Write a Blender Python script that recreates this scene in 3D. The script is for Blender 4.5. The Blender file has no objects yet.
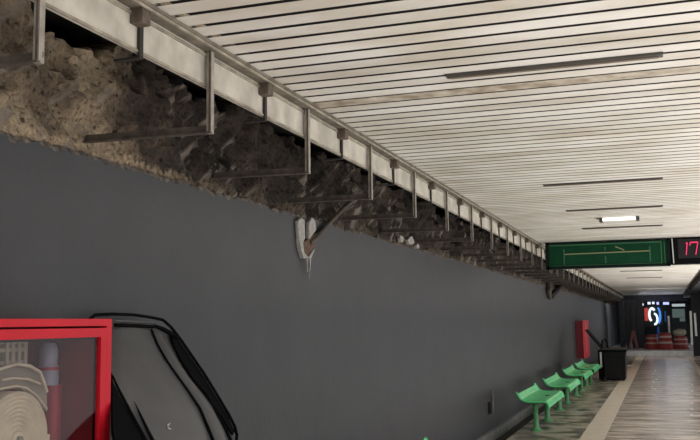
import bpy, bmesh, math, random
from mathutils import Vector, Matrix, noise
random.seed(7)
S = bpy.context.scene
COL = S.collection

# ------------------------------------------------------------------ camera
F, YAW, PIT, ROL, EYE = 900.0, .33100263, .11368204, -.0123578, 1.5
cy, sy, cp, sp = math.cos(YAW), math.sin(YAW), math.cos(PIT), math.sin(PIT)
fwd = Vector((-sy*cp, cy*cp, sp)); right0 = Vector((cy, sy, 0)); up0 = right0.cross(fwd)
cr, sr = math.cos(ROL), math.sin(ROL)
right = cr*right0 + sr*up0; up = -sr*right0 + cr*up0
cam = bpy.data.cameras.new('camera'); co = bpy.data.objects.new('camera', cam); COL.objects.link(co)
co.matrix_world = Matrix(((right.x, up.x, -fwd.x, 0), (right.y, up.y, -fwd.y, 0), (right.z, up.z, -fwd.z, EYE), (0, 0, 0, 1)))
cam.sensor_width = 36; cam.lens = F*36/700; cam.clip_start = .05; cam.clip_end = 300
S.camera = co

def at(x, y, X=None, Y=None, Z=None):
    """survey: the point of a wall / floor / cross plane seen in the photo at x, y"""
    d = right*((x-350)/F) - up*((y-220)/F) + fwd
    o = Vector((0, 0, EYE))
    if X is not None: t = (X-o.x)/d.x
    elif Y is not None: t = (Y-o.y)/d.y
    else: t = (Z-o.z)/d.z
    return o + d*t

# ------------------------------------------------------------------ materials
def mat(name, col, rough=.6, metal=0, var=.0, vscale=6, bump=0, bscale=40, col2=None, emit=None, estr=0, spec=.5, coat=0):
    m = bpy.data.materials.new(name); m.use_nodes = True
    nt = m.node_tree; b = nt.nodes['Principled BSDF']
    b.inputs['Base Color'].default_value = (*col, 1); b.inputs['Roughness'].default_value = rough
    b.inputs['Metallic'].default_value = metal; b.inputs['Specular IOR Level'].default_value = spec
    b.inputs['Coat Weight'].default_value = coat
    if emit: b.inputs['Emission Color'].default_value = (*emit, 1); b.inputs['Emission Strength'].default_value = estr
    tc = nt.nodes.new('ShaderNodeTexCoord')
    if var or col2:
        n = nt.nodes.new('ShaderNodeTexNoise'); n.inputs['Scale'].default_value = vscale; n.inputs['Detail'].default_value = 6
        nt.links.new(tc.outputs['Object'], n.inputs['Vector'])
        r = nt.nodes.new('ShaderNodeValToRGB'); r.color_ramp.elements[0].position = .35; r.color_ramp.elements[1].position = .68
        c2 = col2 or tuple(c*(1-var) for c in col)
        r.color_ramp.elements[0].color = (*c2, 1); r.color_ramp.elements[1].color = (*col, 1)
        nt.links.new(n.outputs['Fac'], r.inputs['Fac']); nt.links.new(r.outputs['Color'], b.inputs['Base Color'])
    if bump:
        n = nt.nodes.new('ShaderNodeTexNoise'); n.inputs['Scale'].default_value = bscale; n.inputs['Detail'].default_value = 5
        nt.links.new(tc.outputs['Object'], n.inputs['Vector'])
        bp = nt.nodes.new('ShaderNodeBump'); bp.inputs['Strength'].default_value = bump; bp.inputs['Distance'].default_value = .02
        nt.links.new(n.outputs['Fac'], bp.inputs['Height']); nt.links.new(bp.outputs['Normal'], b.inputs['Normal'])
    return m
def nodes(m): return m.node_tree.nodes, m.node_tree.links, m.node_tree.nodes['Principled BSDF']

M = {}
M['wall'] = mat('dark_wall_paint', (.050, .050, .054), .5, var=.2, vscale=2.2, bump=.12, bscale=30)
M['crust'] = mat('torn_plaster_edge', (.22, .18, .14), .9, col2=(.045, .04, .04), vscale=30, bump=.3)
M['web'] = mat('cream_beam_paint', (.60, .555, .475), .6, var=.35, vscale=7, bump=.05, spec=.3)
M['flange'] = mat('grimy_flange', (.20, .17, .135), .7, var=.5, vscale=10, spec=.25)
M['lip'] = mat('beam_lip', (.42, .37, .29), .6, var=.5, vscale=12, spec=.3)
M['hanger'] = mat('weathered_steel', (.42, .375, .315), .5, .1, var=.45, vscale=14)
M['rust'] = mat('dark_rusty_steel', (.12, .095, .075), .75, 0, var=.5, vscale=20, bump=.2)
M['block'] = mat('brown_clamp', (.13, .095, .07), .7, var=.5, vscale=25)
M['black_shade'] = mat('black_strap_and_shade', (.02, .017, .015), .8)  # black fittings, and the painted shade of the rubble hollow
M['dark'] = mat('dark_void', (.012, .012, .013), .9)
M['red'] = mat('red_enamel', (.80, .014, .032), .45, var=.12, vscale=4, spec=.25)
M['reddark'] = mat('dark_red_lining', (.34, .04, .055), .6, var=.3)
M['hose'] = mat('canvas_hose', (.80, .73, .56), .85, var=.15, vscale=20, bump=.15, bscale=120)
M['rack'] = mat('beige_rack', (.62, .57, .45), .7, var=.2)
M['rackdk'] = mat('grey_beige_fold', (.40, .365, .29), .8, var=.25)
M['nozzle'] = mat('grey_blue_nozzle', (.42, .43, .54), .4, var=.2)
M['pipe'] = mat('red_pipe', (.42, .03, .06), .4)
M['blk'] = mat('black_plastic_and_shade', (.005, .005, .006), .7, spec=.05)
M['lid'] = mat('charcoal_plastic', (.115, .115, .118), .42, var=.2, vscale=6, bump=.03, bscale=25)
M['bin'] = mat('bin_plastic', (.012, .012, .013), .6, var=.2, spec=.2)
M['green'] = mat('bench_green', (.15, .86, .32), .4, var=.15, vscale=9, coat=.2)
M['greenlt'] = mat('bench_rib_highlight', (.45, .95, .5), .4)
M['greenleg'] = mat('bench_leg_green', (.14, .45, .18), .5, var=.3, vscale=20)
M['sgreen'] = mat('sign_green', (.006, .056, .023), .6, var=.25, vscale=5, spec=.1)
M['sframe'] = mat('sign_frame', (.004, .012, .008), .6, spec=.1)
M['sedge'] = mat('sign_green_edge', (.022, .11, .05), .5)
M['sline'] = mat('sign_pale_line', (.24, .26, .13), .6)
M['steel'] = mat('bright_metal', (.6, .6, .58), .35, .6)
M['white'] = mat('white_paint_and_glint', (.72, .72, .70), .6, var=.15)
M['plaster'] = mat('dirty_white_plaster', (.50, .47, .43), .8, var=.4, vscale=40, bump=.2)
M['slot'] = mat('unlit_lamp_housing', (.055, .048, .042), .5, var=.3)
M['slotlt'] = mat('brown_diffuser', (.15, .115, .085), .5)
M['lamp'] = mat('lit_diffuser', (.9, .9, .88), .5, emit=(1, .98, .93), estr=.9)
M['dimlamp'] = mat('pale_dim_lamp', (.6, .65, .65), .5, emit=(.8, .95, 1), estr=.35)
M['led'] = mat('red_led', (.3, .01, .05), .5, emit=(1, .04, .16), estr=.62)
M['kerb'] = mat('concrete_kerb', (.30, .29, .28), .8, var=.3, vscale=12, bump=.1)
M['gutter'] = mat('dirty_gutter', (.045, .04, .037), .85, var=.4)
M['strip'] = mat('beige_strip', (.78, .66, .52), .6, var=.12, vscale=5)
M['barrel'] = mat('faded_red_barrel', (.36, .045, .04), .6, var=.3)
M['barrelw'] = mat('barrel_white_band', (.5, .38, .35), .6)
M['navy'] = mat('dark_blue_panel', (.016, .016, .026), .5, var=.3)
M['navy2'] = mat('dusk_violet_panel', (.03, .03, .045), .5, var=.3)
M['pink'] = mat('faded_red_board', (.28, .09, .10), .6)
M['shop'] = mat('dim_shopfront', (.03, .045, .045), .4, var=.5, vscale=1.5)
M['shoplt'] = mat('lit_shop_panel', (.08, .12, .11), .4, emit=(.45, .62, .58), estr=.12)
M['blue'] = mat('blue_light', (.02, .05, .2), .4, emit=(.05, .22, .8), estr=.10)
M['band'] = mat('cool_light', (.8, .85, .9), .4, emit=(.75, .85, 1), estr=.9)
M['bandb'] = mat('violet_light', (.3, .3, .9), .4, emit=(.5, .55, 1), estr=1.0)
M['glowr'] = mat('red_sign_light', (.5, .05, .05), .4, emit=(1, .12, .10), estr=.25)
M['glowb'] = mat('blue_sign_light', (.05, .2, .6), .4, emit=(.08, .35, 1), estr=.6)
M['glow'] = mat('white_sign_light', (.8, .85, .9), .4, emit=(.8, .92, 1), estr=1.0)
M['endgrey'] = mat('grey_step', (.75, .75, .74), .55, var=.2)
M['fascia'] = mat('bluish_fascia', (.045, .05, .06), .5, var=.3)
M['ballast'] = mat('track_ballast', (.16, .15, .14), .9, var=.5, vscale=20)

# ceiling slats: each strip slightly different
m = M['slat'] = mat('aluminium_slats', (.8, .76, .70), .42); N, L, B = nodes(m)
tc = N.new('ShaderNodeTexCoord'); g = N.new('ShaderNodeNewGeometry')
r = N.new('ShaderNodeValToRGB'); r.color_ramp.elements[0].color = (.64, .605, .55, 1); r.color_ramp.elements[1].color = (.78, .75, .70, 1)
L.new(g.outputs['Random Per Island'], r.inputs['Fac'])
mp = N.new('ShaderNodeMapping'); mp.inputs['Scale'].default_value = (1.5, 2.5, 1)
n = N.new('ShaderNodeTexNoise'); n.inputs['Scale'].default_value = 1.4; n.inputs['Detail'].default_value = 8
L.new(tc.outputs['Object'], mp.inputs['Vector']); L.new(mp.outputs['Vector'], n.inputs['Vector'])
r2 = N.new('ShaderNodeValToRGB'); r2.color_ramp.elements[0].position = .3; r2.color_ramp.elements[0].color = (.72, .66, .57, 1)
r2.color_ramp.elements[1].position = .6; r2.color_ramp.elements[1].color = (1, 1, 1, 1)
L.new(n.outputs['Fac'], r2.inputs['Fac'])
mx = N.new('ShaderNodeMix'); mx.data_type = 'RGBA'; mx.blend_type = 'MULTIPLY'; mx.inputs[0].default_value = .8
L.new(r.outputs['Color'], mx.inputs[6]); L.new(r2.outputs['Color'], mx.inputs[7]); L.new(mx.outputs[2], B.inputs['Base Color'])
m = M['slatdirty'] = mat('stained_slats', (.62, .56, .46), .5, col2=(.27, .21, .15), vscale=9, bump=.05)

# rubble: tan broken render near, darker rock further on, yellowish crust along the torn edge
m = M['rubble'] = mat('rubble_wall', (.3, .25, .2), .9, spec=.2); N, L, B = nodes(m)
def nd(kind, **kw):
    q = N.new(kind)
    for k_, v_ in kw.items(): setattr(q, k_, v_)
    return q
def ramp(src, *stops):
    q = N.new('ShaderNodeValToRGB'); e_ = q.color_ramp.elements
    e_[0].position, e_[0].color = stops[0][0], (*stops[0][1], 1); e_[1].position, e_[1].color = stops[-1][0], (*stops[-1][1], 1)
    for p_, c_ in stops[1:-1]: a_ = e_.new(p_); a_.color = (*c_, 1)
    L.new(src, q.inputs['Fac']); return q.outputs['Color']
def tex(scale, detail=7, rough=.6, vec=None):
    q = N.new('ShaderNodeTexNoise'); q.inputs['Scale'].default_value = scale; q.inputs['Detail'].default_value = detail; q.inputs['Roughness'].default_value = rough
    L.new(vec or tc.outputs['Object'], q.inputs['Vector']); return q.outputs['Fac']
def mixc(fac, a_, b_, mode='MIX'):
    q = N.new('ShaderNodeMix'); q.data_type = 'RGBA'; q.blend_type = mode
    if isinstance(fac, float): q.inputs[0].default_value = fac
    else: L.new(fac, q.inputs[0])
    for k_, c_ in ((6, a_), (7, b_)):
        if isinstance(c_, tuple): q.inputs[k_].default_value = (*c_, 1)
        else: L.new(c_, q.inputs[k_])
    return q.outputs[2]
def mth(op, a_, b_, c_=None):
    q = N.new('ShaderNodeMath'); q.operation = op
    for k_, x_ in enumerate((a_, b_, c_)):
        if x_ is None: continue
        if isinstance(x_, (int, float)): q.inputs[k_].default_value = x_
        else: L.new(x_, q.inputs[k_])
    return q.outputs[0]
def mapr(src, a0, a1, b0, b1):
    q = N.new('ShaderNodeMapRange'); L.new(src, q.inputs[0])
    for k_, x_ in enumerate((a0, a1, b0, b1)): q.inputs[k_+1].default_value = x_
    return q.outputs[0]
tc = N.new('ShaderNodeTexCoord'); sx = N.new('ShaderNodeSeparateXYZ'); L.new(tc.outputs['Object'], sx.inputs[0])
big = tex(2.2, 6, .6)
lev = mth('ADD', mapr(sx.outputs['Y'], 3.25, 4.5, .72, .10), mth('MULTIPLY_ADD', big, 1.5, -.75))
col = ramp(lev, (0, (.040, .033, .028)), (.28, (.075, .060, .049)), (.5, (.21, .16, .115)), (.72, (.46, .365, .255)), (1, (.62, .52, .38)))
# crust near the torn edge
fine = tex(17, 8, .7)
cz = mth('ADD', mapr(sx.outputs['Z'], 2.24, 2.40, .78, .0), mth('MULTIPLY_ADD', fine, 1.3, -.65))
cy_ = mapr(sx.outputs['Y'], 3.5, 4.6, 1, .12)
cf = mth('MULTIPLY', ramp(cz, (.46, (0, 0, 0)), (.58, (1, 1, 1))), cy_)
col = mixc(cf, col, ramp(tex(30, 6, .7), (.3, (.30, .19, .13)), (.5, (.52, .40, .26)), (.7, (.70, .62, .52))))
# pocks and grain
grain = tex(42, 8, .75)
col = mixc(1.0, col, ramp(grain, (.36, (.25, .22, .20)), (.47, (.9, .88, .86)), (.66, (1.35, 1.3, 1.22))), 'MULTIPLY')
vo = N.new('ShaderNodeTexVoronoi'); vo.inputs['Scale'].default_value = 16; L.new(tc.outputs['Object'], vo.inputs['Vector'])
pk = ramp(mth('ADD', vo.outputs['Distance'], mth('MULTIPLY_ADD', fine, .5, -.25)), (.10, (.12, .10, .09)), (.20, (1, 1, 1)))
col = mixc(.85, col, pk, 'MULTIPLY')
# pale diagonal scrape marks in patches
m0 = N.new('ShaderNodeMapping'); m0.inputs['Rotation'].default_value = (math.radians(-42), 0, 0); L.new(tc.outputs['Object'], m0.inputs['Vector'])
mp = N.new('ShaderNodeMapping'); mp.inputs['Scale'].default_value = (1, 2.0, 13); L.new(m0.outputs['Vector'], mp.inputs['Vector'])
sc_ = ramp(tex(1.5, 4, .5, mp.outputs['Vector']), (.55, (0, 0, 0)), (.66, (1, 1, 1)))
pt = ramp(tex(.9, 2, .5), (.46, (0, 0, 0)), (.54, (.8, .8, .8)))
col = mixc(mth('MULTIPLY', sc_, pt), col, (.34, .29, .24))
L.new(col, B.inputs['Base Color'])
bp = N.new('ShaderNodeBump'); bp.inputs['Strength'].default_value = 1.0; bp.inputs['Distance'].default_value = .025
L.new(grain, bp.inputs['Height']); L.new(bp.outputs['Normal'], B.inputs['Normal'])

# polished stone of the walkway, with the ceiling slats' reflection painted in as cross stripes
m = M['walk'] = mat('polished_stone', (.3, .25, .2), .16, spec=.6); N, L, B = nodes(m)
tc = N.new('ShaderNodeTexCoord'); mp = N.new('ShaderNodeMapping'); mp.inputs['Scale'].default_value = (1.1, 4.5, 1)
L.new(tc.outputs['Object'], mp.inputs['Vector'])
n = N.new('ShaderNodeTexNoise'); n.inputs['Scale'].default_value = 1.2; n.inputs['Detail'].default_value = 7; n.inputs['Roughness'].default_value = .65
L.new(mp.outputs['Vector'], n.inputs['Vector'])
r = N.new('ShaderNodeValToRGB'); r.color_ramp.elements[0].position = .40; r.color_ramp.elements[0].color = (.26, .20, .155, 1)
r.color_ramp.elements[1].position = .60; r.color_ramp.elements[1].color = (.82, .69, .57, 1)
L.new(n.outputs['Fac'], r.inputs['Fac']); L.new(r.outputs['Color'], B.inputs['Base Color'])
rr = N.new('ShaderNodeMapRange'); rr.inputs[3].default_value = .10; rr.inputs[4].default_value = .34; L.new(n.outputs['Fac'], rr.inputs[0]); L.new(rr.outputs[0], B.inputs['Roughness'])
bp = N.new('ShaderNodeBump'); bp.inputs['Strength'].default_value = .06; bp.inputs['Distance'].default_value = .02; L.new(n.outputs['Fac'], bp.inputs['Height']); L.new(bp.outputs['Normal'], B.inputs['Normal'])
# mottled stone under the benches
m = M['mottle'] = mat('mottled_stone', (.52, .46, .36), .3, col2=(.11, .105, .08), vscale=3.2, spec=.4)
for q in m.node_tree.nodes:
    if q.type == 'VALTORGB': q.color_ramp.elements[0].position, q.color_ramp.elements[1].position = .42, .56

# glass
m = M['glass'] = bpy.data.materials.new('door_glass'); m.use_nodes = True; nt = m.node_tree
nt.nodes.remove(nt.nodes['Principled BSDF']); out = nt.nodes['Material Output']
tr = nt.nodes.new('ShaderNodeBsdfTransparent'); tr.inputs[0].default_value = (.92, .90, .90, 1)
gl = nt.nodes.new('ShaderNodeBsdfGlossy'); gl.inputs['Roughness'].default_value = .04
mxs = nt.nodes.new('ShaderNodeMixShader'); mxs.inputs[0].default_value = .03; nt.links.new(tr.outputs[0], mxs.inputs[1]); nt.links.new(gl.outputs[0], mxs.inputs[2])
nt.links.new(mxs.outputs[0], out.inputs[0])

# ------------------------------------------------------------------ mesh builder
ORG = {}
class MB:
    def __init__(s): s.v = []; s.f = []; s.mi = []
    def add(s, vs, fs, mi=0):
        o = len(s.v); s.v += [Vector(v) for v in vs]; s.f += [tuple(i+o for i in f) for f in fs]; s.mi += [mi]*len(fs); return s
    def box(s, a, b, mi=0):
        (x0, y0, z0), (x1, y1, z1) = a, b
        x0, x1 = sorted((x0, x1)); y0, y1 = sorted((y0, y1)); z0, z1 = sorted((z0, z1))
        return s.add([(x0,y0,z0),(x1,y0,z0),(x1,y1,z0),(x0,y1,z0),(x0,y0,z1),(x1,y0,z1),(x1,y1,z1),(x0,y1,z1)],
                     [(0,3,2,1),(4,5,6,7),(0,1,5,4),(1,2,6,5),(2,3,7,6),(3,0,4,7)], mi)
    def tube(s, pts, r, n=10, mi=0, cap=True, flat=1.0):
        pts = [Vector(p) for p in pts]; rs = r if isinstance(r, (list, tuple)) else [r]*len(pts)
        vs = []; ref = None
        for i, p in enumerate(pts):
            t = (pts[min(i+1, len(pts)-1)]-pts[max(i-1, 0)]).normalized()
            if ref is None: ref = Vector((0, 0, 1)) if abs(t.z) < .9 else Vector((1, 0, 0))
            a = (ref - t*ref.dot(t)).normalized(); b = t.cross(a); ref = a
            for k in range(n):
                an = 2*math.pi*(k+.5)/n; vs.append(p + (a*math.cos(an) + b*math.sin(an)*flat)*rs[i])
        fs = [(i*n+k, i*n+(k+1) % n, (i+1)*n+(k+1) % n, (i+1)*n+k) for i in range(len(pts)-1) for k in range(n)]
        if cap: fs += [tuple(range(n))[::-1], tuple((len(pts)-1)*n+k for k in range(n))]
        return s.add(vs, fs, mi)
    def bar(s, p, q, w, h, mi=0):
        p, q = Vector(p), Vector(q); t = (q-p).normalized(); ref = Vector((0, 0, 1)) if abs(t.z) < .9 else Vector((0, 1, 0))
        a = (ref-t*ref.dot(t)).normalized()*h/2; b = t.cross(a).normalized()*w/2
        vs = [c+x for c in (p, q) for x in (-a-b, a-b, a+b, -a+b)]
        return s.add(vs, [(0,1,2,3),(7,6,5,4),(0,4,5,1),(1,5,6,2),(2,6,7,3),(3,7,4,0)], mi)
    def lathe(s, prof, c, n=28, mi=0, axis='Z'):
        vs = []
        for r, h in prof:
            for k in range(n):
                a = 2*math.pi*k/n; u, w = r*math.cos(a), r*math.sin(a)
                vs.append(Vector(c)+(Vector((u, w, h)) if axis == 'Z' else Vector((h, u, w)) if axis == 'X' else Vector((w, h, u))))
        fs = [(i*n+k, i*n+(k+1) % n, (i+1)*n+(k+1) % n, (i+1)*n+k) for i in range(len(prof)-1) for k in range(n)]
        fs += [tuple(range(n))[::-1], tuple((len(prof)-1)*n+k for k in range(n))]
        return s.add(vs, fs, mi)
    def prism(s, poly, off, mi=0):
        n = len(poly); poly = [Vector(p) for p in poly]; off = Vector(off)
        return s.add(poly+[p+off for p in poly], [tuple(range(n))[::-1], tuple(range(n, 2*n))]+[(i, (i+1) % n, n+(i+1) % n, n+i) for i in range(n)], mi)
    def build(s, name, mats, parent=None, smooth=False, bevel=0):
        me = bpy.data.meshes.new(name); o = bpy.data.objects.new(name, me); COL.objects.link(o)
        org = Vector((0, 0, 0))
        if parent is not None: org = ORG[parent.name]; o.parent = parent
        ORG[o.name] = org
        me.from_pydata([v-org for v in s.v], [], s.f)
        for x in (mats if isinstance(mats, (list, tuple)) else [mats]): me.materials.append(x)
        for p, mi in zip(me.polygons, s.mi): p.material_index = mi; p.use_smooth = smooth
        bm = bmesh.new(); bm.from_mesh(me); bmesh.ops.recalc_face_normals(bm, faces=bm.faces); bm.to_mesh(me); bm.free()
        if smooth:
            try: me.set_sharp_from_angle(angle=math.radians(38))
            except Exception: pass
        if bevel:
            b = o.modifiers.new('bevel', 'BEVEL'); b.width = bevel; b.segments = 2; b.limit_method = 'ANGLE'
        return o
def tag(o, label=None, cat=None, group=None, kind=None):
    for k, v in (('label', label), ('category', cat), ('group', group), ('kind', kind)):
        if v: o[k] = v
    return o
def thing(name, loc, label, cat, group=None):
    e = bpy.data.objects.new(name, None); e.location = loc; e.empty_display_size = .1; COL.objects.link(e); ORG[e.name] = Vector(loc)
    return tag(e, label, cat, group)
def copy_tree(root, loc, label, group=None):
    r_ = root.copy(); COL.objects.link(r_); r_.location = loc; r_['label'] = label
    if group: r_['group'] = group
    for ch in list(root.children):
        c = ch.copy(); COL.objects.link(c); c.parent = r_
        for g_ in list(ch.children):
            d = g_.copy(); COL.objects.link(d); d.parent = c
    return r_
def struct(o): o['kind'] = 'structure'; return o
ORD = ['first','second','third','fourth','fifth','sixth','seventh','eighth','ninth','tenth','eleventh','twelfth','thirteenth','fourteenth']

# ------------------------------------------------------------------ setting
WX, YE = -2.35, 47.0
# painted wall with a ragged broken top edge
b = MB(); ys = []; y = .3
while y < 62: ys.append(y); y += .012 + .0035*max(0, y-3)
tops = []
for y in ys:
    v = 2.25 + .020*noise.noise(Vector((y*2.3, 0, 0))) + .014*noise.noise(Vector((y*9, 3, 0))) + (.010*noise.noise(Vector((y*31, 7, 0))) if y < 12 else 0)
    tops.append(v)
vs = []
for y, t in zip(ys, tops):
    cw = max(.003, .020+.030*noise.noise(Vector((y*14, 9, 0)))); vs += [(WX, y, -.2), (WX, y, t-cw), (WX-.008, y, t), (WX-.05, y, t), (WX-.05, y, -.2)]
fs = []
for i in range(len(ys)-1):
    for k in range(4): fs.append((i*5+k, i*5+k+1, (i+1)*5+k+1, (i+1)*5+k))
b.add(vs, fs); b.mi = [1 if k in (1, 2) else 0 for i in range(len(ys)-1) for k in range(4)]; struct(b.build('wall_left', [M['wall'], M['crust']]))
# rubble above
b = MB(); ys = []; y = .3
while y < 62: ys.append(y); y += .022 if y < 8 else .05 if y < 16 else .2
prof = []
for k in range(32): t = k/31; prof.append((WX-.02-.13*t**1.5, 2.20+.80*t))
prof += [(WX-.44, 3.06), (WX-.68, 3.16), (WX-.66, 3.34), (WX-.2, 3.38), (-1.9, 3.38), (-1.82, 3.3), (-1.82, 2.68)]
vs = []; n_ = len(prof); fs = []; mi = []
for i_, y in enumerate(ys):
    for j, (x, z) in enumerate(prof):
        p = Vector((x, y, z)); q = p*3.1
        if j >= 32: vs.append((x, y, z)); continue
        d = .075*noise.fractal(q, 1.0, 2.0, 3) + .034*noise.fractal(p*11, .7, 2.1, 5)
        d = max(-.13, min(.09, d)) * min(1, .15 + j*.12)
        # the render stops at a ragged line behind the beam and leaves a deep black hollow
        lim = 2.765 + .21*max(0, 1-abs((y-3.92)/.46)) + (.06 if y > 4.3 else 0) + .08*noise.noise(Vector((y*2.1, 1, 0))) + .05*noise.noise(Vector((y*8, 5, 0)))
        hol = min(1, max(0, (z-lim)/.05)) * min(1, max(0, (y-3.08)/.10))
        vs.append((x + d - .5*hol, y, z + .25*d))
for i_ in range(len(ys)-1):
    for j in range(n_-1):
        q = (i_*n_+j, i_*n_+j+1, (i_+1)*n_+j+1, (i_+1)*n_+j); fs.append(q)
        mi.append(1 if min(vs[k][0] for k in q) < WX-.36 else 0)  # receded faces go near-black: shade of the hollow painted in
b.add(vs, fs); b.mi = mi; o = b.build('wall_upper', [M['rubble'], M['black_shade']], smooth=True); struct(o)
# beam along the ceiling edge
b = MB(); per = 1.121; y0 = 2.232
k = -3
while y0+k*per < YE:
    a_, c_ = y0+k*per+.004, y0+(k+1)*per-.004
    b.box((-1.812, a_, 2.508), (-1.80, c_, 2.665), 0)
    b.box((-1.80, a_, 2.508), (-1.793, c_, 2.518), 1)
    b.box((-1.80, a_, 2.64), (-1.792, c_, 2.652), 1)
    k += 1
b.box((-1.90, -1.2, 2.662), (-1.735, YE, 2.69), 2)
b.box((-1.765, -1.2, 2.676), (-1.722, YE, 2.664), 2)
b.box((-1.738, -1.2, 2.70), (-1.730, YE, 2.655), 1)
struct(b.build('trim_1', [M['web'], M['lip'], M['flange']]))
# slatted ceiling
b = MB(); y = -2.0; pitch = .134; CZ = 2.68
XR = .985
while y < YE-.1:
    dirty = 1 if 4.36 < y < 4.56 else 0
    dz = 0; g_ = .030 if not dirty else .014
    a_, c_ = y+g_/2, y+pitch-g_/2
    sec = [(a_, CZ+.0018), (a_+.003, CZ), (c_-.003, CZ), (c_, CZ+.0018)]
    b.prism([(-1.728, u, w) for u, w in sec], (XR+1.728, 0, 0), dirty)
    y += pitch
b.box((-1.728, -2, CZ+.05), (XR, YE, CZ+.07), 2)
struct(b.build('ceiling', [M['slat'], M['slatdirty'], M['dark']]))
# floor zones
b = MB()
b.box((-1.95, -4, -.25), (-1.07, 39.3, 0), 0)
b.box((-1.07, -4, -.25), (-.765, 39.3, 0), 1)
b.box((-.765, -4, -.25), (.86, 39.3, 0), 2)
b.box((.86, -4, -.25), (.99, 39.3, 0), 1)
b.box((.99, -4, -.25), (1.35, 39.3, 0), 2)
struct(b.build('floor', [M['mottle'], M['strip'], M['walk']]))
b = MB(); b.box((-2.45, -4, -.3), (-1.95, 62, -.16)); struct(b.build('floor_gutter', M['gutter']))
b = MB(); b.box((-2.35, -4, -.16), (-2.30, 62, -.02)); struct(b.build('baseboard_left', M['kerb']))
b = MB(); b.box((1.35, -8, -1.3), (7, 62, -1.2)); b.box((1.33, -8, -1.2), (1.35, 62, -.02)); struct(b.build('floor_track', M['ballast']))
# raised end of the platform
b = MB(); b.box((-2.35, 39.3, -.25), (1.35, 56, .20)); struct(b.build('floor_end', M['endgrey']))
# dark beam and vault on the track side, far part
b = MB()
b.box((XR+.005, 21, 2.50), (1.35, YE, 2.76), 0)
vv = []
for yy in (21.0, 52.0):
    for k in range(9):
        a_ = k/8*math.pi/2; vv.append((1.35+2.6*math.sin(a_), yy, 1.2+1.56*math.cos(a_)))
b.add(vv, [(k, k+1, 9+k+1, 9+k) for k in range(8)], 0)
struct(b.build('trim_2', M['dark']))
b = MB(); b.box((1.12, 38.95, -.3), (5, 39.25, 3.2)); struct(b.build('wall_right', M['dark']))
# end wall of the hall
b = MB()
b.box((-2.4, 52, 0), (2, 52.2, 3.2), 0)
b.box((-2.4, 46.9, 2.36), (1.2, 47.2, 2.9), 1)
b.box((-2.4, 47.2, 2.72), (2, 52, 2.9), 1)
struct(b.build('wall_end', [M['shop'], M['fascia']]))

# ------------------------------------------------------------------ hangers and clamps of the beam
def hanger_label(i, n=12):
    return f"{ORD[i]} rusty L-shaped hanger from the left along the cream beam"
far_h = 'small rusty L-shaped hanger crowded far down the beam past the green sign'
t = thing('hanger_bracket', (-1.775, y0, 2.30), hanger_label(0), 'hanger', 'rusty hangers along the beam')
b = MB(); b.box((-1.790, y0-.004, 2.305), (-1.768, y0+.022, 2.664), 0); b.box((-1.776, y0-.011, 2.305), (-1.768, y0-.004, 2.664), 1); b.build('post', [M['hanger'], M['rust']], t)
b = MB(); b.bar((-1.768, y0+.016, 2.325), (-2.44, y0+.010, 2.332), .006, .036); b.bar((-1.768, y0+.004, 2.308), (-2.44, y0-.002, 2.315), .03, .006); b.build('arm', M['rust'], t)
i = 1; h0 = t
while y0+i*per < 45:
    copy_tree(h0, (-1.775, y0+i*per, 2.30), hanger_label(i) if i < 11 else far_h, 'rusty hangers along the beam' if i < 11 else 'far hangers past the green sign'); i += 1
yb = 2.80
t = thing('beam_clamp', (-1.76, yb, 2.60), 'first brown clamp block from the left on the cream beam', 'clamp', 'clamps along the beam')
b = MB(); b.box((-1.80, yb-.030, 2.603), (-1.745, yb+.030, 2.668)); b.build('clamp_block', M['block'], t, bevel=.004)
b = MB(); b.box((-1.797, yb+.020, 2.49), (-1.787, yb+.046, 2.61)); b.box((-1.787, yb+.020, 2.485), (-1.90, yb+.046, 2.493)); b.build('strap', M['black_shade'], t)
i = 1; c0 = t
while yb+i*per < 45:
    copy_tree(c0, (-1.76, yb+i*per, 2.60), f"{ORD[i]} brown clamp block from the left on the cream beam" if i < 9 else 'tiny brown clamp block far down the beam', 'clamps along the beam' if i < 9 else 'far clamps on the beam'); i += 1

# ------------------------------------------------------------------ lamps in the ceiling
for i, (yy, lab) in enumerate(((4.16, 'long unlit lamp slot in the ceiling nearest the viewer'), (7.93, 'unlit lamp slot in mid ceiling, second from the viewer'),
                               (9.90, 'unlit lamp slot in the ceiling just before the lit tube'), (11.95, 'unlit lamp slot in the ceiling just above the green sign'),
                               (23.05, 'unlit lamp slot in the ceiling seen below the green sign'), (27.0, 'farthest unlit lamp slot in the ceiling beyond the green sign'))):
    t = thing('ceiling_light', (-.45, yy, CZ), lab, 'ceiling light', 'unlit lamp slots')
    b = MB(); b.box((-.93, yy-.028, CZ-.012), (.06, yy+.028, CZ+.012)); b.build('housing', M['slot'], t, bevel=.003)
    b = MB(); b.box((-.91, yy-.002, CZ-.016), (.04, yy+.022, CZ-.0115)); b.build('diffuser', M['slotlt'], t)
t = thing('ceiling_lamp', (-.42, 10.88, CZ), 'only lit white fluorescent lamp under the slatted ceiling', 'ceiling light')
b = MB(); b.box((-.61, 10.83, CZ-.03), (-.23, 10.93, CZ-.002)); b.build('diffuser', M['lamp'], t, bevel=.01)
for sx_ in (-.625, -.215):
    b = MB(); b.box((sx_-.018, 10.79, CZ-.045), (sx_+.018, 10.97, CZ-.002)); b.build('end_cap', M['slot'], t)

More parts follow.
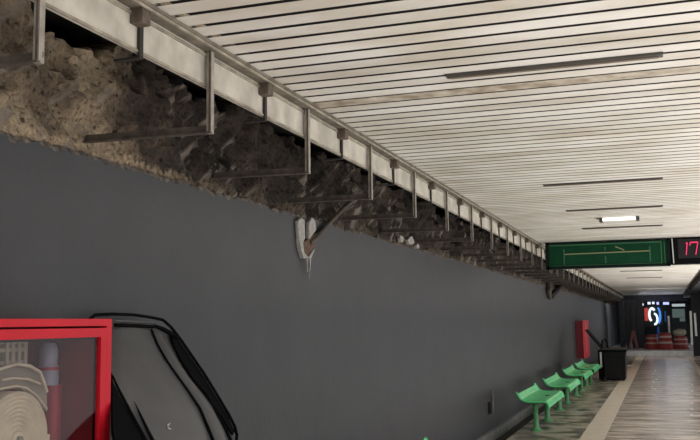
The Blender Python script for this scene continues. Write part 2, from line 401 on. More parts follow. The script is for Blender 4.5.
# ------------------------------------------------------------------ hanging sign and clock
SY = 13.95; SK = SY/12
class MS(MB):
    """the sign and clock were surveyed in a nearer plane: carried back to where they meet the ceiling"""
    def build(s, *a_, **k_):
        s.v = [Vector((v.x*SK, v.y, min(CZ-.003, 1.5+(v.z-1.5)*SK))) for v in s.v]
        return MB.build(s, *a_, **k_)
t = thing('hanging_sign', (-.62*SK, SY, 2.28), 'long dark green sign hung across the platform under the ceiling', 'sign')
b = MS(); b.box((-1.375, SY, 2.19), (.115, SY+.16, 2.495)); b.build('panel', M['sgreen'], t)
b = MS()
b.box((-1.41, SY-.02, 2.165), (.13, SY+.18, 2.195)); b.box((-1.41, SY-.02, 2.485), (.13, SY+.18, 2.512)); b.box((-1.41, SY-.02, 2.165), (-1.365, SY+.18, 2.512)); b.box((.095, SY-.02, 2.165), (.13, SY+.18, 2.512))
b.build('frame', M['sframe'], t)
b = MS(); b.box((-1.36, SY-.012, 2.462), (.02, SY+.01, 2.478)); b.box((.02, SY-.012, 2.195), (.032, SY+.01, 2.49)); b.box((.062, SY-.012, 2.195), (.07, SY+.01, 2.47)); b.box((-1.36, SY-.012, 2.20), (.02, SY+.01, 2.206)); b.build('edge_trim', M['sedge'], t)
b = MS(); b.bar((-1.17, SY-.006, 2.352), (-.115, SY-.006, 2.36), .012, .013); b.build('pale_line', M['sline'], t)
for x, za, zb in ((-1.175, 2.215, 2.42), (-.655, 2.22, 2.31), (-.11, 2.225, 2.42), (-.655, 2.385, 2.43)):
    b = MS(); b.box((x-.008, SY-.008, za), (x+.008, SY, zb)); b.build('tick_mark', M['sedge'], t)
b = MS(); b.bar((-.53, SY-.005, 2.43), (-.44, SY-.005, 2.39), .008, .012); b.bar((-.44, SY-.005, 2.39), (-.42, SY-.005, 2.375), .008, .012); b.build('scuff', M['sline'], t)
for x in (-.66, -.08, .06):
    b = MS(); b.box((x-.03, SY-.035, 2.495), (x+.03, SY+.1, 2.53)); b.build('ceiling_bracket', M['black_shade'], t)
t = thing('digital_clock', (.6*SK, SY, 2.28), 'black digital clock with red numerals at the right end of the green sign', 'clock')
b = MS(); b.box((.132, SY-.02, 2.178), (1.0, SY+.2, 2.535)); b.build('housing', M['blk'], t, bevel=.006)
b = MS(); b.box((.225, SY-.024, 2.25), (.96, SY-.018, 2.49)); b.build('screen', M['dark'], t)
b = MS(); b.bar((.160, SY-.03, 2.505), (.168, SY-.03, 2.19), .012, .016); b.build('edge_strip', M['steel'], t)
def seg(bm_, p, q): bm_.bar((p[0], SY-.027, p[1]), (q[0], SY-.027, q[1]), .012, .017)
b = MS(); seg(b, (.318, 2.29), (.338, 2.445)); seg(b, (.338, 2.445), (.322, 2.43)); b.build('digit', M['led'], t)
b = MS(); seg(b, (.395, 2.29), (.418, 2.445)) if False else None
seg(b, (.372, 2.445), (.462, 2.445)); seg(b, (.462, 2.445), (.43, 2.29)); seg(b, (.372, 2.445), (.368, 2.405)); b.build('digit', M['led'], t)
for x in (.3, .9):
    b = MS(); b.box((x-.05, SY+.02, 2.50), (x+.05, SY+.1, 2.55)); b.build('ceiling_bracket', M['black_shade'], t)

# ------------------------------------------------------------------ fire hose cabinet (near)
CX = -2.05
pr = at(112, 319, X=CX); Y1 = pr.y; ZT = 1.527; Y0, ZB = 1.92, .73
t = thing('fire_hose_cabinet', (-2.2, 2.49, ZB), 'red fire hose cabinet with glass door on the dark wall in the foreground', 'cabinet')
b = MB()
b.box((-2.345, Y0, ZB), (-2.325, Y1, ZT)); b.box((-2.325, Y0, ZT-.02), (CX-.02, Y1, ZT)); b.box((-2.325, Y0, ZB), (CX-.02, Y1, ZB+.02)); b.box((-2.325, Y0, ZB+.02), (CX-.02, Y0+.02, ZT-.02)); b.box((-2.325, Y1-.02, ZB+.02), (CX-.02, Y1, ZT-.02))
b.build('body', M['red'], t)
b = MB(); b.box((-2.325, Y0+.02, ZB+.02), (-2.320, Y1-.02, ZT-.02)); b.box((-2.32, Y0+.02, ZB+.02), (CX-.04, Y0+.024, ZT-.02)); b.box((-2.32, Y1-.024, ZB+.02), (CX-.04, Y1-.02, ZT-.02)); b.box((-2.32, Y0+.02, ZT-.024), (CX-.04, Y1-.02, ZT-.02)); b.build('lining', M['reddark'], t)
# outer frame
zi = at(50, 326.5, X=CX).z; yi = at(106, 380, X=CX).y
b = MB(); b.box((CX-.02, Y0, zi), (CX, Y1, ZT)); b.box((CX-.02, Y0, ZB), (CX, Y1, ZB+.035)); b.box((CX-.02, yi, ZB+.035), (CX, Y1, zi)); b.box((CX-.02, Y0, ZB+.035), (CX, Y0+.035, zi)); b.build('frame', M['red'], t)
zd = at(50, 328.8, X=CX).z; zo = at(50, 338.5, X=CX).z; yd = at(105, 380, X=CX).y; yo = at(99.5, 380, X=CX).y
d = MB(); d.box((CX-.016, Y0+.042, zo), (CX+.004, yd, zd)); d.box((CX-.016, Y0+.042, ZB+.04), (CX+.004, yd, ZB+.09)); d.box((CX-.016, yo, ZB+.09), (CX+.004, yd, zo)); d.box((CX-.016, Y0+.042, ZB+.09), (CX+.004, Y0+.09, zo))
door = d.build('door', M['red'], t)
b = MB(); b.box((CX-.010, Y0+.08, ZB+.08), (CX-.006, yo+.006, zo+.006)); b.build('pane', M['glass'], door)
b = MB(); b.box((CX-.021, yo-.010, ZB+.09), (CX-.0165, yo+.004, zo-.009)); b.box((CX-.021, Y0+.09, zo-.009), (CX-.0165, yo+.004, zo+.004)); b.build('gasket', M['blk'], door)
# things in the cabinet
HX = -2.17
hc = at(9, 440, X=HX); r_ = at(9, 388, X=HX).z - hc.z
t = thing('fire_hose', (HX, hc.y, hc.z), 'rolled cream canvas fire hose inside the red cabinet', 'hose')
b = MB(); pts = []; turns = 9
for k in range(turns*36+1):
    a_ = k*math.pi/18; rr_ = .035 + (r_-.043)*k/(turns*36); pts.append((HX, hc.y+rr_*math.cos(a_), hc.z+rr_*math.sin(a_)))
vs = []; wd, th = .032, .0078
for i_, p in enumerate(pts):
    rad = (Vector(p)-Vector((HX, hc.y, hc.z))).normalized()
    for u, w in ((-wd, -th), (-wd*.6, -th*1.02), (wd*.6, -th*1.02), (wd, -th), (wd+.008, 0), (wd, th), (-wd, th)):
        vs.append(Vector(p)+Vector((u, 0, 0))+rad*w)
fs = [(i_*7+k, i_*7+(k+1) % 7, (i_+1)*7+(k+1) % 7, (i_+1)*7+k) for i_ in range(len(pts)-1) for k in range(7)]
b.add(vs, fs); b.build('roll', M['hose'], t, smooth=True)
b = MB(); b.lathe([(.034, -.035), (.034, .036), (.03, .042)], (HX, hc.y, hc.z), 24, axis='X'); b.build('core', M['hose'], t, smooth=True)
b = MB(); b.lathe([(.016, 0), (.016, .05), (.010, .056)], (HX, hc.y, hc.z), 6, axis='X'); b.build('hub_nut', M['rackdk'], t)
def hp(x, y, X=HX+.0): return at(x, y, X=X)
b = MB()
b.tube([hp(-8, 372), hp(3, 368), hp(17, 364), hp(30, 366), hp(40, 372), hp(44, 382), hp(47, 392)], [.006]*7, 8)
b.tube([hp(-10, 392), hp(4, 388), hp(16, 386), hp(27, 388), hp(37, 396), hp(47, 409)], .004, 8)
b.tube([hp(2, 380), hp(14, 378), hp(28, 379), hp(40, 384)], .0045, 8)
b.build('loose_strap', M['hose'], t, smooth=True)
fl = MB(); ring = [hp(-10, 374, HX-.02), hp(5, 366, HX-.02), hp(18, 365, HX-.02), hp(30, 367, HX-.02), hp(40, 373, HX-.02), hp(47, 392, HX-.02), hp(47, 412, HX-.02), hp(36, 400, HX-.02), hp(20, 388, HX-.02), hp(-10, 392, HX-.02)]
fl.prism(ring, (-.03, 0, 0)); fl.build('folded_end', M['rackdk'], t)
# hose rack
t = thing('hose_rack', hp(10, 350, -2.24), 'beige slotted rack above the rolled hose in the red cabinet', 'rack')
b = MB(); p0 = hp(-12, 334, -2.24); p1 = hp(28, 366, -2.24)
b.box((-2.30, p0.y, p1.z), (-2.285, p1.y, p0.z)); b.build('back_plate', M['rackdk'], t)
b = MB()
for xx in (-2, 8, 14, 20, 26.5):
    q = hp(xx, 350, -2.24); b.box((-2.285, q.y-.009, p1.z), (-2.24, q.y+.009, p0.z))
for yy in (342, 350, 363):
    q = hp(10, yy, -2.24); b.box((-2.285, p0.y, q.z-.008), (-2.245, p1.y, q.z+.008))
b.build('lattice', M['rack'], t, bevel=.003)
# nozzle
NX = -2.245; n0 = hp(49, 343, NX); n1_ = hp(49, 385, NX)
t = thing('hose_nozzle', (NX, n0.y, n1_.z), 'grey hose nozzle standing on the red pipe behind the cabinet glass', 'nozzle')
hh = n0.z-n1_.z
b = MB(); b.lathe([(.038, 0), (.040, .02), (.038, hh*.45), (.033, hh*.5), (.034, hh*.55), (.036, hh*.8), (.031, hh*.92), (.024, hh)], (NX, n0.y, n1_.z), 24); b.build('barrel', M['nozzle'], t, smooth=True)
b = MB(); b.lathe([(.0415, 0), (.0415, .012)], (NX, n0.y, n1_.z+hh*.36), 24); b.build('collar', M['pipe'], t, smooth=True)
t = tag(MB().tube([(NX, n0.y+.03, n1_.z), (NX, n0.y+.03, ZB+.02)], .034, 18).build('riser_pipe', M['pipe'], smooth=True), 'red riser pipe beside the rolled hose in the cabinet', 'pipe')

# ------------------------------------------------------------------ open bin against the wall (near)
A = Vector((-2.27, 0, 1.54)); Bv = Vector((-1.885, 0, .987)); dirv = (Bv-A).normalized(); nrm = Vector((-dirv.z, 0, dirv.x))
if nrm.x < 0: nrm = -nrm
def lp(x, y, h=0.0):
    d_ = right*((x-350)/F) - up*((y-220)/F) + fwd
    o_ = Vector((0, 0, EYE)); tt = (A-o_).dot(nrm)/d_.dot(nrm)
    return o_+d_*tt+nrm*h
def sheet(bm_, px, h0, th_, mi=0): bm_.prism([lp(x, y, h0) for x, y in px], nrm*-th_, mi)
t = thing('waste_bin', (-1.6, 3.5, 0), 'black plastic waste bin with its lid propped back against the wall beside the red cabinet', 'bin')
b = MB(); sheet(b, [(100, 317), (112, 316), (150, 319), (162, 322), (171, 330), (188, 354), (203, 376), (222, 408), (233, 430), (236, 446), (240, 462), (125, 470), (118, 430), (113.5, 372), (112.5, 335)], -.022, .006)
lid = b.build('lid', M['lid'], t)
# domed centre panel with raised channel borders
def strip_mesh(bm_, left, rightp, hs, nn=14):
    vs_ = []
    for (lx, ly), (rx, ry) in zip(left, rightp):
        for k in range(nn+1):
            u = k/nn; h_ = hs(u); vs_.append(lp(lx+(rx-lx)*u, ly+(ry-ly)*u, h_))
    fs_ = [(i_*(nn+1)+k, i_*(nn+1)+k+1, (i_+1)*(nn+1)+k+1, (i_+1)*(nn+1)+k) for i_ in range(len(left)-1) for k in range(nn)]
    bm_.add(vs_, fs_)
b = MB()
strip_mesh(b, [(112.6, 328), (112.6, 340), (112.8, 358), (114, 378), (124, 398), (136, 420), (147, 441), (154, 462)],
              [(152, 330), (158, 344), (166, 358), (176, 373), (189, 391), (200, 408), (209, 428), (216, 462)],
           lambda u: -.012+.022*math.sin(math.pi*u)**.6)
b.build('centre_panel', M['lid'], lid, smooth=True)
b = MB()
strip_mesh(b, [(155, 331), (161, 343), (169, 357), (179, 371), (192, 389), (204, 407), (213, 428), (221, 462)],
              [(164, 334), (172, 346), (181, 360), (193, 378), (207, 395), (221, 414), (232, 432), (238, 462)],
           lambda u: -.014+.016*math.sin(math.pi*min(1, u*1.15))**.7)
b.build('side_channel', M['lid'], lid, smooth=True)
b = MB(); b.tube([lp(*p, .0) for p in ((90, 319), (95, 315), (112, 314), (135, 315), (152, 317.5), (163, 320), (171, 327), (181, 340), (192, 356), (205, 375), (219, 398), (229, 415), (235, 427), (237, 435), (236, 446), (239, 470))], .0072, 10); b.build('rim', M['blk'], lid, smooth=True)
b = MB(); sheet(b, [(171, 329), (181, 341), (192, 357), (205, 376), (219, 399), (229, 416), (236, 431), (234, 434), (222, 414), (207, 393), (193, 376), (182, 358), (174, 342)], -.006, .010); b.build('side_wall_shade', M['blk'], lid)  # black sheet paints in the shade where the lid's flange curves away
b = MB(); b.tube([lp(*p, -.004) for p in ((152, 329), (158, 344), (166, 358), (176, 373), (189, 391), (200, 408), (209, 428), (216, 446), (222, 470))], [.006, .0065, .0068, .006, .006, .0065, .009, .010, .010], 8, flat=.8); b.build('groove_shade', M['blk'], lid, smooth=True)  # this and the next black tubes draw groove shade as colour
b = MB(); b.tube([lp(*p, .004) for p in ((204, 391), (211, 404), (221, 422), (229, 438), (236, 456))], [.001, .005, .007, .008, .008], 8); b.build('groove_shade', M['blk'], lid, smooth=True)
b = MB(); b.tube([lp(*p, -.002) for p in ((112.8, 375), (119, 389), (132, 414), (146, 440), (154, 460))], [.004, .006, .0075, .008, .008], 8); b.build('groove_shade', M['blk'], lid, smooth=True)
b = MB(); b.tube([lp(*p, .006) for p in ((133, 402), (139, 415), (147, 432), (154, 446), (160, 462))], [.001, .005, .007, .008, .008], 8); b.build('groove_shade', M['blk'], lid, smooth=True)
b = MB(); sheet(b, [(112.8, 372), (114, 383), (124, 402), (136, 424), (146, 442), (156, 466), (122, 470), (114, 430)], -.004, .012); b.build('side_wall_shade', M['blk'], lid)  # left flange, its shade put in as flat black
b = MB(); b.tube([lp(*p, .014) for p in ((112.8, 326.8), (134, 327.6), (153, 328.6))], .0085, 8); b.tube([lp(*p, .014) for p in ((153, 328), (161, 331), (169, 335.5), (176, 340))], [.0085, .011, .011, .008], 8); b.build('handle', M['blk'], lid, smooth=True)
b = MB(); b.tube([lp(*p, .012) for p in ((112.8, 322.4), (134, 323), (152, 324), (155, 327))], .0048, 8); b.build('handle_ledge', M['lid'], lid, smooth=True)
b = MB(); b.tube([lp(*p, .0115) for p in ((168, 425), (165.5, 427), (166, 430), (169, 430.5))], [.002, .0035, .004, .002], 8); b.build('white_mark', M['white'], lid, smooth=True)
b = MB(); prof_ = [(-1.86, 3.0), (-1.30, 3.0), (-1.30, 3.9), (-1.86, 3.9)]
b.add([(-1.8, 3.1, .03), (-1.38, 3.1, .03), (-1.38, 3.8, .03), (-1.8, 3.8, .03), (-1.86, 3.02, .84), (-1.30, 3.02, .84), (-1.30, 3.88, .84), (-1.86, 3.88, .84)], [(0,3,2,1),(0,1,5,4),(1,2,6,5),(2,3,7,6),(3,0,4,7),(4,5,6,7)])
b.build('body', M['bin'], t, bevel=.02)
b = MB(); b.box((-1.89, 2.99, .82), (-1.27, 3.91, .86)); b.build('body_rim', M['blk'], t, bevel=.01)
b = MB(); b.tube([(-1.87, 3.1, .86), (-1.87, 3.8, .86)], .018, 10); b.build('hinge', M['blk'], t, smooth=True)
for yy in (3.15, 3.75):
    b = MB(); b.lathe([(.05, -.02), (.05, .02)], (-1.75, yy, .05), 16, axis='Y'); b.build('wheel', M['blk'], t, smooth=True)

# ------------------------------------------------------------------ benches
BY = 12.5; BL = 1.9
t = thing('platform_bench', (-1.7, BY+BL/2, 0), 'nearest full green bench in the row along the dark wall', 'bench', 'green platform benches')
def prof_at(u, off=0):
    e_ = max(0, (abs(u-.5)-.40)/.10); horn = .035*e_**2
    pts_ = [(-1.925-.01*e_, .505+horn), (-1.905, .475+horn*.4), (-1.875, .445), (-1.83, .425), (-1.77, .415), (-1.70, .412), (-1.63, .415), (-1.575, .418), (-1.535, .410), (-1.512, .388), (-1.503, .355), (-1.502, .325)]
    return [(x, z-off) for x, z in pts_]
vs = []; nu = 24; rows = []
for i_ in range(nu+1):
    u = i_/nu; yy = BY+BL*u
    rows.append([(x, yy, z) for x, z in prof_at(u)])
b = MB(); npf = 12; top = [p for row in rows for p in row]; bot = []
for row in rows:
    for j, (x, yy, z) in enumerate(row):
        bot.append((x-(.018 if j >= 9 else .0), yy, z-(.022 if j < 9 else .004)))
o_ = len(top); fs = []
for i_ in range(nu):
    for j in range(npf-1):
        q = (i_*npf+j, i_*npf+j+1, (i_+1)*npf+j+1, (i_+1)*npf+j); fs.append(q); fs.append(tuple(k+o_ for k in q[::-1]))
    for j in (0, npf-1): q = (i_*npf+j, (i_+1)*npf+j, (i_+1)*npf+j+o_, i_*npf+j+o_); fs.append(q)
for i_ in (0, nu):
    for j in range(npf-1): fs.append((i_*npf+j, i_*npf+j+1, i_*npf+j+1+o_, i_*npf+j+o_))
b.add(top+bot, fs); seat = b.build('seat', M['green'], t, smooth=True)
for j, w in ((2, .012), (8, .012)):
    b = MB(); b.tube([(rows[i_][j][0], rows[i_][j][1], rows[i_][j][2]+.001) for i_ in range(1, nu)], w*.6, 8); b.build('rib_highlight', M['greenlt'], seat, smooth=True)  # paler than the seat: the ribs' highlight is put into the colour
for u_ in (0, nu):
    b = MB(); b.tube([(x, yy, z-.010) for x, yy, z in rows[u_]], .014, 8); b.build('end_lip', M['green'], seat, smooth=True)
b = MB(); b.box((-1.66, BY+BL*.5-.03, .411), (-1.61, BY+BL*.5+.07, .4195)); b.build('drain_slot', M['black_shade'], seat)
for yy in (BY+.22, BY+1.5):
    b = MB(); b.lathe([(.085, 0), (.085, .012), (.05, .03), (.036, .05), (.036, .33), (.05, .36), (.09, .392)], (-1.71, yy, 0), 20); leg = b.build('leg', M['greenleg'], t, smooth=True)
b = MB(); b.box((-1.84, BY+.16, .372), (-1.58, BY+.28, .402)); b.box((-1.84, BY+1.44, .372), (-1.58, BY+1.56, .402)); b.box((-1.74, BY+.22, .375), (-1.68, BY+1.5, .398)); b.build('support_frame', M['greenleg'], t, bevel=.004)
bench0 = t
for yy, lab in ((15.46, 'second green bench in the row, just past the nearest full one'), (18.55, 'third green bench in the row along the dark wall'), (21.2, 'farthest green bench, beside the black bin'), (5.6, 'green bench mostly below view, only its raised corner showing')):
    copy_tree(bench0, (-1.7, yy+BL/2, 0), lab)

# ------------------------------------------------------------------ far bin, far cabinet, wall odds and ends
t = thing('waste_bin', (-1.17, 23.7, 0), 'black waste bin with open lid standing at the end of the green benches', 'bin')
bx0, bx1, by0, by1 = -1.44, -.90, 23.35, 24.15
b = MB(); b.add([(bx0+.03, by0+.03, .03), (bx1-.03, by0+.03, .03), (bx1-.03, by1-.03, .03), (bx0+.03, by1-.03, .03), (bx0, by0, .76), (bx1, by0, .76), (bx1, by1, .80), (bx0, by1, .80)], [(0,3,2,1),(0,1,5,4),(1,2,6,5),(2,3,7,6),(3,0,4,7),(4,5,6,7)]); b.build('body', M['bin'], t, bevel=.015)
b = MB(); b.box((bx0-.02, by0-.02, .70), (bx1+.02, by1+.02, .745)); b.build('body_rim', M['blk'], t, bevel=.01)
b = MB(); b.bar((bx0-.02, (by0+by1)/2, .78), (-1.84, (by0+by1)/2, 1.25), by1-by0, .03); b.build('lid', M['blk'], t, bevel=.01)
b = MB(); b.tube([(bx0-.02, by0+.05, .84), (bx0+.0, by0+.05, .99), (bx0+.06, by0+.05, 1.02), (bx0+.11, by0+.05, .94), (bx0+.12, by0+.05, .80)], .022, 8); b.build('handle', M['blk'], t, smooth=True)
b = MB(); b.box((bx0-.075, by0+.0, .33), (bx0-.03, by0+.03, .70)); b.build('white_strip', M['white'], t)
b = MB(); b.box((bx0-.12, by0+.02, .02), (bx0-.02, by1-.02, .74)); b.build('side_bracket', M['blk'], t)
for xx in (bx0+.08, bx1-.08):
    b = MB(); b.lathe([(.045, -.02), (.045, .02)], (xx, by0+.12, .045), 14, axis='X'); b.build('wheel', M['blk'], t, smooth=True)
for i_, (x, y, lab) in enumerate(((629, 366.5, 'crumpled white litter on the floor right of the far black bin'),)):
    p = at(x, y, Z=.02); o = bpy.data.meshes.new('litter'); bm = bmesh.new(); bmesh.ops.create_icosphere(bm, subdivisions=2, radius=.07)
    for v in bm.verts: v.co *= 1+.5*noise.noise(v.co*30); v.co.x *= 1.5; v.co.z *= .45
    bm.to_mesh(o); bm.free(); o.materials.append(M['white']); ob = bpy.data.objects.new('litter', o); ob.location = (p.x, p.y, .035); COL.objects.link(ob); tag(ob, lab, 'litter')
t = thing('fire_hose_cabinet', (-2.25, 27.5, .4), 'red cabinet on the dark wall at the far end of the benches', 'cabinet')
b = MB(); b.box((-2.345, 26.5, .42), (-2.17, 28.6, 1.47)); b.build('body', M['reddark'], t)
b = MB(); b.box((-2.17, 26.48, .40), (-2.15, 28.65, 1.49)); b.build('door', M['red'], t)
b = MB(); b.box((-2.15, 27.1, .55), (-2.14, 27.5, 1.38)); b.build('door_stripe', mat('bright_red', (.85, .06, .07), .4), t)
# broken drain stub with plaster prongs on the wall
PX = -2.322
t = thing('broken_pipe_stub', at(309, 240, X=PX), 'broken whitish plaster stub with rusty pipe hanging at the wall top', 'pipe stub')
def wp(x, y, X=PX): return at(x, y, X=X)
b = MB()
b.prism([wp(298.2, 221), wp(301.5, 217.5), (wp(305, 220)), wp(305.5, 238), wp(303.5, 243), wp(299.5, 240)], (-.027, 0, 0)); b.build('prong', M['plaster'], t, bevel=.006)
b = MB(); b.prism([wp(309.5, 222), wp(312.5, 217.3), wp(315.6, 221), wp(316.5, 230), wp(309, 240.5)], (-.027, 0, 0)); b.build('prong', M['plaster'], t, bevel=.006)
b = MB(); b.prism([wp(299.5, 239), wp(303, 241), wp(304.5, 252), wp(308, 257), wp(312, 250), wp(315, 249), wp(311.5, 258), wp(303.8, 258.5), wp(301, 250)], (-.027, 0, 0)); b.build('cracked_base', M['plaster'], t)
b = MB(); b.prism([wp(303.5, 242), wp(309, 239), wp(317, 233), wp(315, 247), wp(309, 257), wp(305, 252)], (-.027, 0, 0)); b.build('rusty_core', mat('rust_brown', (.17, .095, .065), .8, var=.5, vscale=40), t)
b = MB(); b.tube([wp(310, 243), wp(318, 236), wp(330, 222), wp(345, 207), wp(356, 198)], [.016, .02, .019, .018, .018], 10); b.build('pipe', M['rust'], t, smooth=True)
b = MB(); b.tube([wp(306.5, 258), wp(307, 262), wp(307.6, 272)], [.012, .006, .003], 8); b.tube([wp(309.8, 258), wp(310, 265), wp(309.4, 279)], [.010, .006, .002], 8); b.build('drip', M['plaster'], t, smooth=True)
PX = -2.29
def wp(x, y, X=PX): return at(x, y, X=X)
t = thing('broken_pipe_stub', at(555, 290, X=PX), 'dark broken pipe stub hanging under the far end of the rubble', 'pipe stub')
b = MB(); b.tube([wp(549, 284), wp(548.5, 290), wp(550, 298)], [.07, .06, .05], 8); b.build('prong', M['rust'], t, smooth=True)
b = MB(); b.tube([wp(551.5, 297), wp(558, 290), wp(566, 283)], [.05, .055, .05], 8); b.build('pipe', M['black_shade'], t, smooth=True)
# pale paint flakes at the broken edge
for i_, (x, y, sz, lab) in enumerate(((402, 239, .05, 'leftmost pale paint flake at the broken wall edge in mid view'), (411, 241, .06, 'largest pale paint flake at the broken wall edge in mid view'), (418, 246, .035, 'rightmost pale paint flake at the broken wall edge in mid view'))):
    p = at(x, y, X=-2.325); b = MB(); pts_ = [(p.x, p.y+sz*2.2*math.cos(k*1.05+i_)*random.uniform(.5, 1.1), p.z+sz*math.sin(k*1.05+i_)*random.uniform(.5, 1.2)) for k in range(6)]
    b.prism(pts_, (-.03, 0, 0)); tag(b.build('paint_flake', M['plaster']), lab, 'paint flake', 'pale flakes at the wall edge')
# conduit clips on the wall near the first bench
for i_, (x, ya, yb_, lab) in enumerate(((489.3, 402, 414, 'short dark conduit clip low on the wall left of the benches'), (492.3, 391, 412, 'thin pale conduit rising on the wall left of the benches'))):
    p, q = at(x, ya, X=-2.335), at(x+.4, yb_, X=-2.335); b = MB(); b.tube([p, (p+q)/2, q], .022 if i_ == 0 else .016, 8); tag(b.build('conduit', M['black_shade'] if i_ == 0 else M['kerb'], smooth=True), lab, 'conduit')

# ------------------------------------------------------------------ far end of the platform
EY = 43.0
for i_, (xa, xb, mt, lab) in enumerate(((618.5, 624, 'navy2', 'leftmost dark partition panel at the far end'), (625, 629.5, 'navy', 'second dark partition panel at the far end'), (630.5, 635, 'navy2', 'third dark partition panel at the far end behind the leaning boards'), (636, 642.5, 'navy', 'rightmost dark partition panel beside the neon sign'))):
    p, q = at(xa, 304, Y=EY), at(xb, 304, Y=EY); b = MB(); b.box((p.x, EY, .2), (q.x, EY+.12, 2.4)); b.box((p.x, EY-.03, .2), (p.x+.03, EY, 2.4)); tag(b.build('partition_panel', M[mt]), lab, 'panel', 'dark partition panels at the far end')
t = thing('barricade', (-1.3, 41.5, .2), 'faded red boards leaning in an inverted V before the partition', 'barricade')
for xa, xb in ((633, 629.5), (633.5, 638)):
    p, q = at(xa, 331, Y=41.6), at(xb, 351, Y=41.3); q.z = .2; b = MB(); b.bar(p, q, .10, .05); b.build('leg', M['pink'], t)
def barrel(x, yb_, wpx, top_y, lab):
    p = at(x, 350, Y=yb_); r0 = wpx/2*yb_/F; hgt = at(x, top_y, Y=yb_).z-.2
    t = thing('traffic_barrel', (p.x, yb_, .2), lab, 'barrel', 'red and white traffic barrels')
    b = MB(); b.lathe([(r0*1.12, 0), (r0*1.12, .06), (r0, .08), (r0*.97, hgt*.3), (r0*.93, hgt*.32), (r0*.9, hgt*.6), (r0*.86, hgt*.62), (r0*.82, hgt*.95), (r0*.6, hgt)], (p.x, yb_, .2), 24); b.build('body', M['barrel'], t, smooth=True)
    for k, c in ((.36, .945), (.70, .87)):
        b = MB(); b.lathe([(r0*c, 0), (r0*c*.99, hgt*.11)], (p.x, yb_, .2+hgt*k), 24); b.build('white_band', M['barrelw'], t, smooth=True)
    return p, hgt
barrel(652, 41.5, 12.5, 334.5, 'leftmost red and white traffic barrel under the neon sign')
barrel(665.5, 41, 13.5, 332.5, 'middle red and white traffic barrel at the far end')
p, hgt = barrel(681, 41.5, 14, 336, 'rightmost red and white traffic barrel with a pale bag on top')
o = bpy.data.meshes.new('bag'); bm = bmesh.new(); bmesh.ops.create_icosphere(bm, subdivisions=3, radius=.28)
for v in bm.verts: v.co *= 1+.25*noise.noise(v.co*6); v.co.z *= .55
bm.to_mesh(o); bm.free(); o.materials.append(M['rack'])
for f_ in o.polygons: f_.use_smooth = True
ob = bpy.data.objects.new('bag', o); ob.location = (p.x, 41.5, .2+hgt+.15); COL.objects.link(ob); tag(ob, 'pale grey bag slumped on top of the rightmost barrel', 'bag')
# round neon sign
t = thing('shop_sign', at(653, 316, Y=44.5), 'small glowing red, white and blue neon sign at the far end', 'sign')
cx_, cz_ = t.location.x, t.location.z; b = MB(); b.box((cx_-.42, 44.5, cz_-.5), (cx_+.42, 44.62, cz_+.5)); b.build('backing', M['navy'], t, bevel=.03)
b = MB(); b.box((cx_-.38, 44.46, cz_-.22), (cx_-.2, 44.5, cz_+.38)); b.build('red_panel', M['glowr'], t, bevel=.02)
def arc(a0, a1, rx, rz, ox=0, oz=0): return [(cx_+ox+rx*math.cos(math.radians(a0+(a1-a0)*k/14)), 44.45, cz_+oz+rz*math.sin(math.radians(a0+(a1-a0)*k/14))) for k in range(15)]
b = MB(); b.tube(arc(40, 250, .13, .30, -.03, .06), .055, 8); b.build('neon_tube', M['glow'], t, smooth=True)
b = MB(); b.tube(arc(-100, 95, .13, .24, .06, -.14), .05, 8); b.build('neon_tube', M['glow'], t, smooth=True)
b = MB(); b.tube(arc(-80, 80, .12, .36, .20, .02), .05, 8); b.build('blue_tube', M['glowb'], t, smooth=True)
# lights under the fascia
for i_, (xa, xb, ya, yb_, mt, lab) in enumerate(((639, 643.5, 303.5, 305.5, 'band', 'leftmost small white lamp under the far fascia'), (647.5, 650.5, 302, 304.3, 'band', 'small cool lamp left of centre under the far fascia'), (652, 654.5, 301.8, 304, 'band', 'small cool lamp second from centre under the far fascia'), (656.5, 659, 302, 304.5, 'bandb', 'small violet lamp near centre under the far fascia'), (663, 669, 302.2, 304.5, 'bandb', 'bright violet lamp strip under the far fascia'), (672, 685, 304, 306.3, 'dimlamp', 'long pale lamp strip at right under the far fascia'))):
    p, q = at(xa, ya, Y=46.6), at(xb, yb_, Y=46.6); b = MB(); b.box((p.x, 46.55, q.z), (q.x, 46.9, p.z)); b.box((p.x*.5+q.x*.5-.03, 46.8, p.z), (p.x*.5+q.x*.5+.03, 46.95, 2.37), 1); tag(b.build('fascia_lamp', [M[mt], M['dark']]), lab, 'lamp', 'lamps under the far fascia')
# shopfronts behind
t = thing('shopfront', (.6, 50, .2), 'dim greenish glass shopfront behind the barrels', 'shopfront')
p, q = at(671, 308, Y=50), at(687, 335, Y=50)
b = MB(); b.box((p.x, 50, q.z), (q.x, 50.05, p.z)); b.build('window', M['shop'], t)
b = MB(); z_ = at(671, 309, Y=50).z; b.box((p.x+.05, 49.97, z_-.45), (q.x-.05, 50, z_)); b.build('lit_panel', M['shoplt'], t)
b = MB(); z_ = at(671, 318, Y=50).z; b.box((p.x+.4, 49.97, z_-.18), (q.x-.05, 50, z_)); b.build('lit_panel', M['shoplt'], t)
p = at(668.5, 316, Y=45.5); q = at(668.5, 336, Y=45.5)
tag(MB().box((p.x-.045, 45.5, .2), (p.x+.045, 45.6, p.z)).build('door_post', M['steel']), 'pale upright post between the barrels at the far end', 'post')
for i_, (x, ya, yb_, w, lab) in enumerate(((657.5, 314, 349, .05, 'blue lit upright beside the neon sign'), (661, 313, 325, .05, 'short blue lit upright in the dark doorway'), (665, 311, 322, .04, 'short blue lit upright near the pale post'))):
    p, q = at(x, ya, Y=48), at(x, yb_, Y=48); tag(MB().box((p.x-w, 48, max(.2, q.z)), (p.x+w, 48.06, p.z)).build('light_strip', M['blue']), lab, 'light strip', 'blue lit uprights')
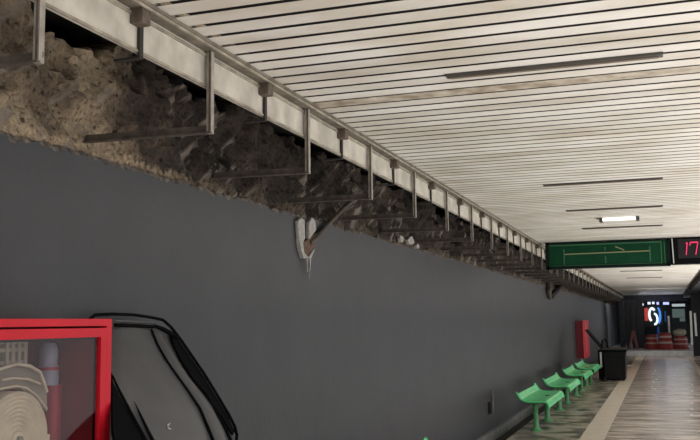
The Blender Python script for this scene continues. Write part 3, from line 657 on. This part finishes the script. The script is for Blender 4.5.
for i_, (x, ya, yb_, lab) in enumerate(((689.8, 311, 345, 'taller white upright post at the dark right edge'), (694, 313, 336, 'shorter white upright post at the dark right edge'))):
    p, q = at(x+.8, ya, Y=38.91), at(x+2.3, yb_, Y=38.91); b = MB(); b.tube([p, (p+q)/2, q], .045, 8); tag(b.build('upright_post', M['white'], smooth=True), lab, 'post', 'white posts at the right edge')

# floor glints painted in as flat white spots on the walkway
rnd = random.Random(3)
spots = [(654.5+rnd.uniform(-2.5, 2.5), 368+rnd.uniform(0, 24), 'tiny painted glint in the scattered cluster on the polished walkway', 'painted glints on the walkway') for _ in range(9)]
spots += [(692.3-(y_-384)*.03, y_, 'small painted glint in the line of glints at right of the walkway', 'line of painted glints') for y_ in (385, 391, 397, 403, 409, 415)]
for x, y, lab, gr in spots:
    p = at(x, y, Z=0); r_ = .028 if gr.startswith('line') else .03*rnd.uniform(.6, 1.2)
    b = MB(); b.lathe([(r_, .0005), (r_*.8, .004), (r_*.2, .005)], (p.x, p.y, 0), 9)
    for v in b.v: v.y = p.y+(v.y-p.y)*5*rnd.uniform(.9, 1.1)
    tag(b.build('glint', M['white'], smooth=True), lab, 'glint', gr)
# ------------------------------------------------------------------ light
w = bpy.data.worlds.new('world'); S.world = w; w.use_nodes = True
bg = w.node_tree.nodes['Background']; bg.inputs[0].default_value = (.97, .98, 1.0, 1); bg.inputs[1].default_value = .9

def area(name, loc, rot, sx_, sy_, power, col):
    l = bpy.data.lights.new(name, 'AREA'); l.shape = 'RECTANGLE'; l.size = sx_; l.size_y = sy_; l.energy = power; l.color = col
    o_ = bpy.data.objects.new(name, l); o_.location = loc; o_.rotation_euler = rot; COL.objects.link(o_); return o_
# added unseen fill lights sunk in the track pit, aimed up at the ceiling
for yy in (0, 9.5, 19, 27):
    area('track_pit_fill', (2.5, yy, -.75), (math.pi, math.radians(-33), 0), .6, 9.5, 262, (1, .97, .93))
area('platform_end_fill', (-.1, 36.5, 2.6), (math.radians(35), 0, 0), 1.6, .5, 22, (1, .98, .95))  # unseen fill light added to brighten the far step and barrels
area('fascia_glow', (.1, 46.4, 2.2), (math.radians(-50), 0, 0), 2.2, .5, 9, (.85, .92, 1))
S.view_settings.view_transform = 'Standard'; S.view_settings.look = 'None'; S.view_settings.exposure = 0.25; S.view_settings.gamma = 1
S.view_settings.use_curve_mapping = False
S.cycles.use_denoising = True; S.cycles.max_bounces = 10; S.cycles.diffuse_bounces = 6
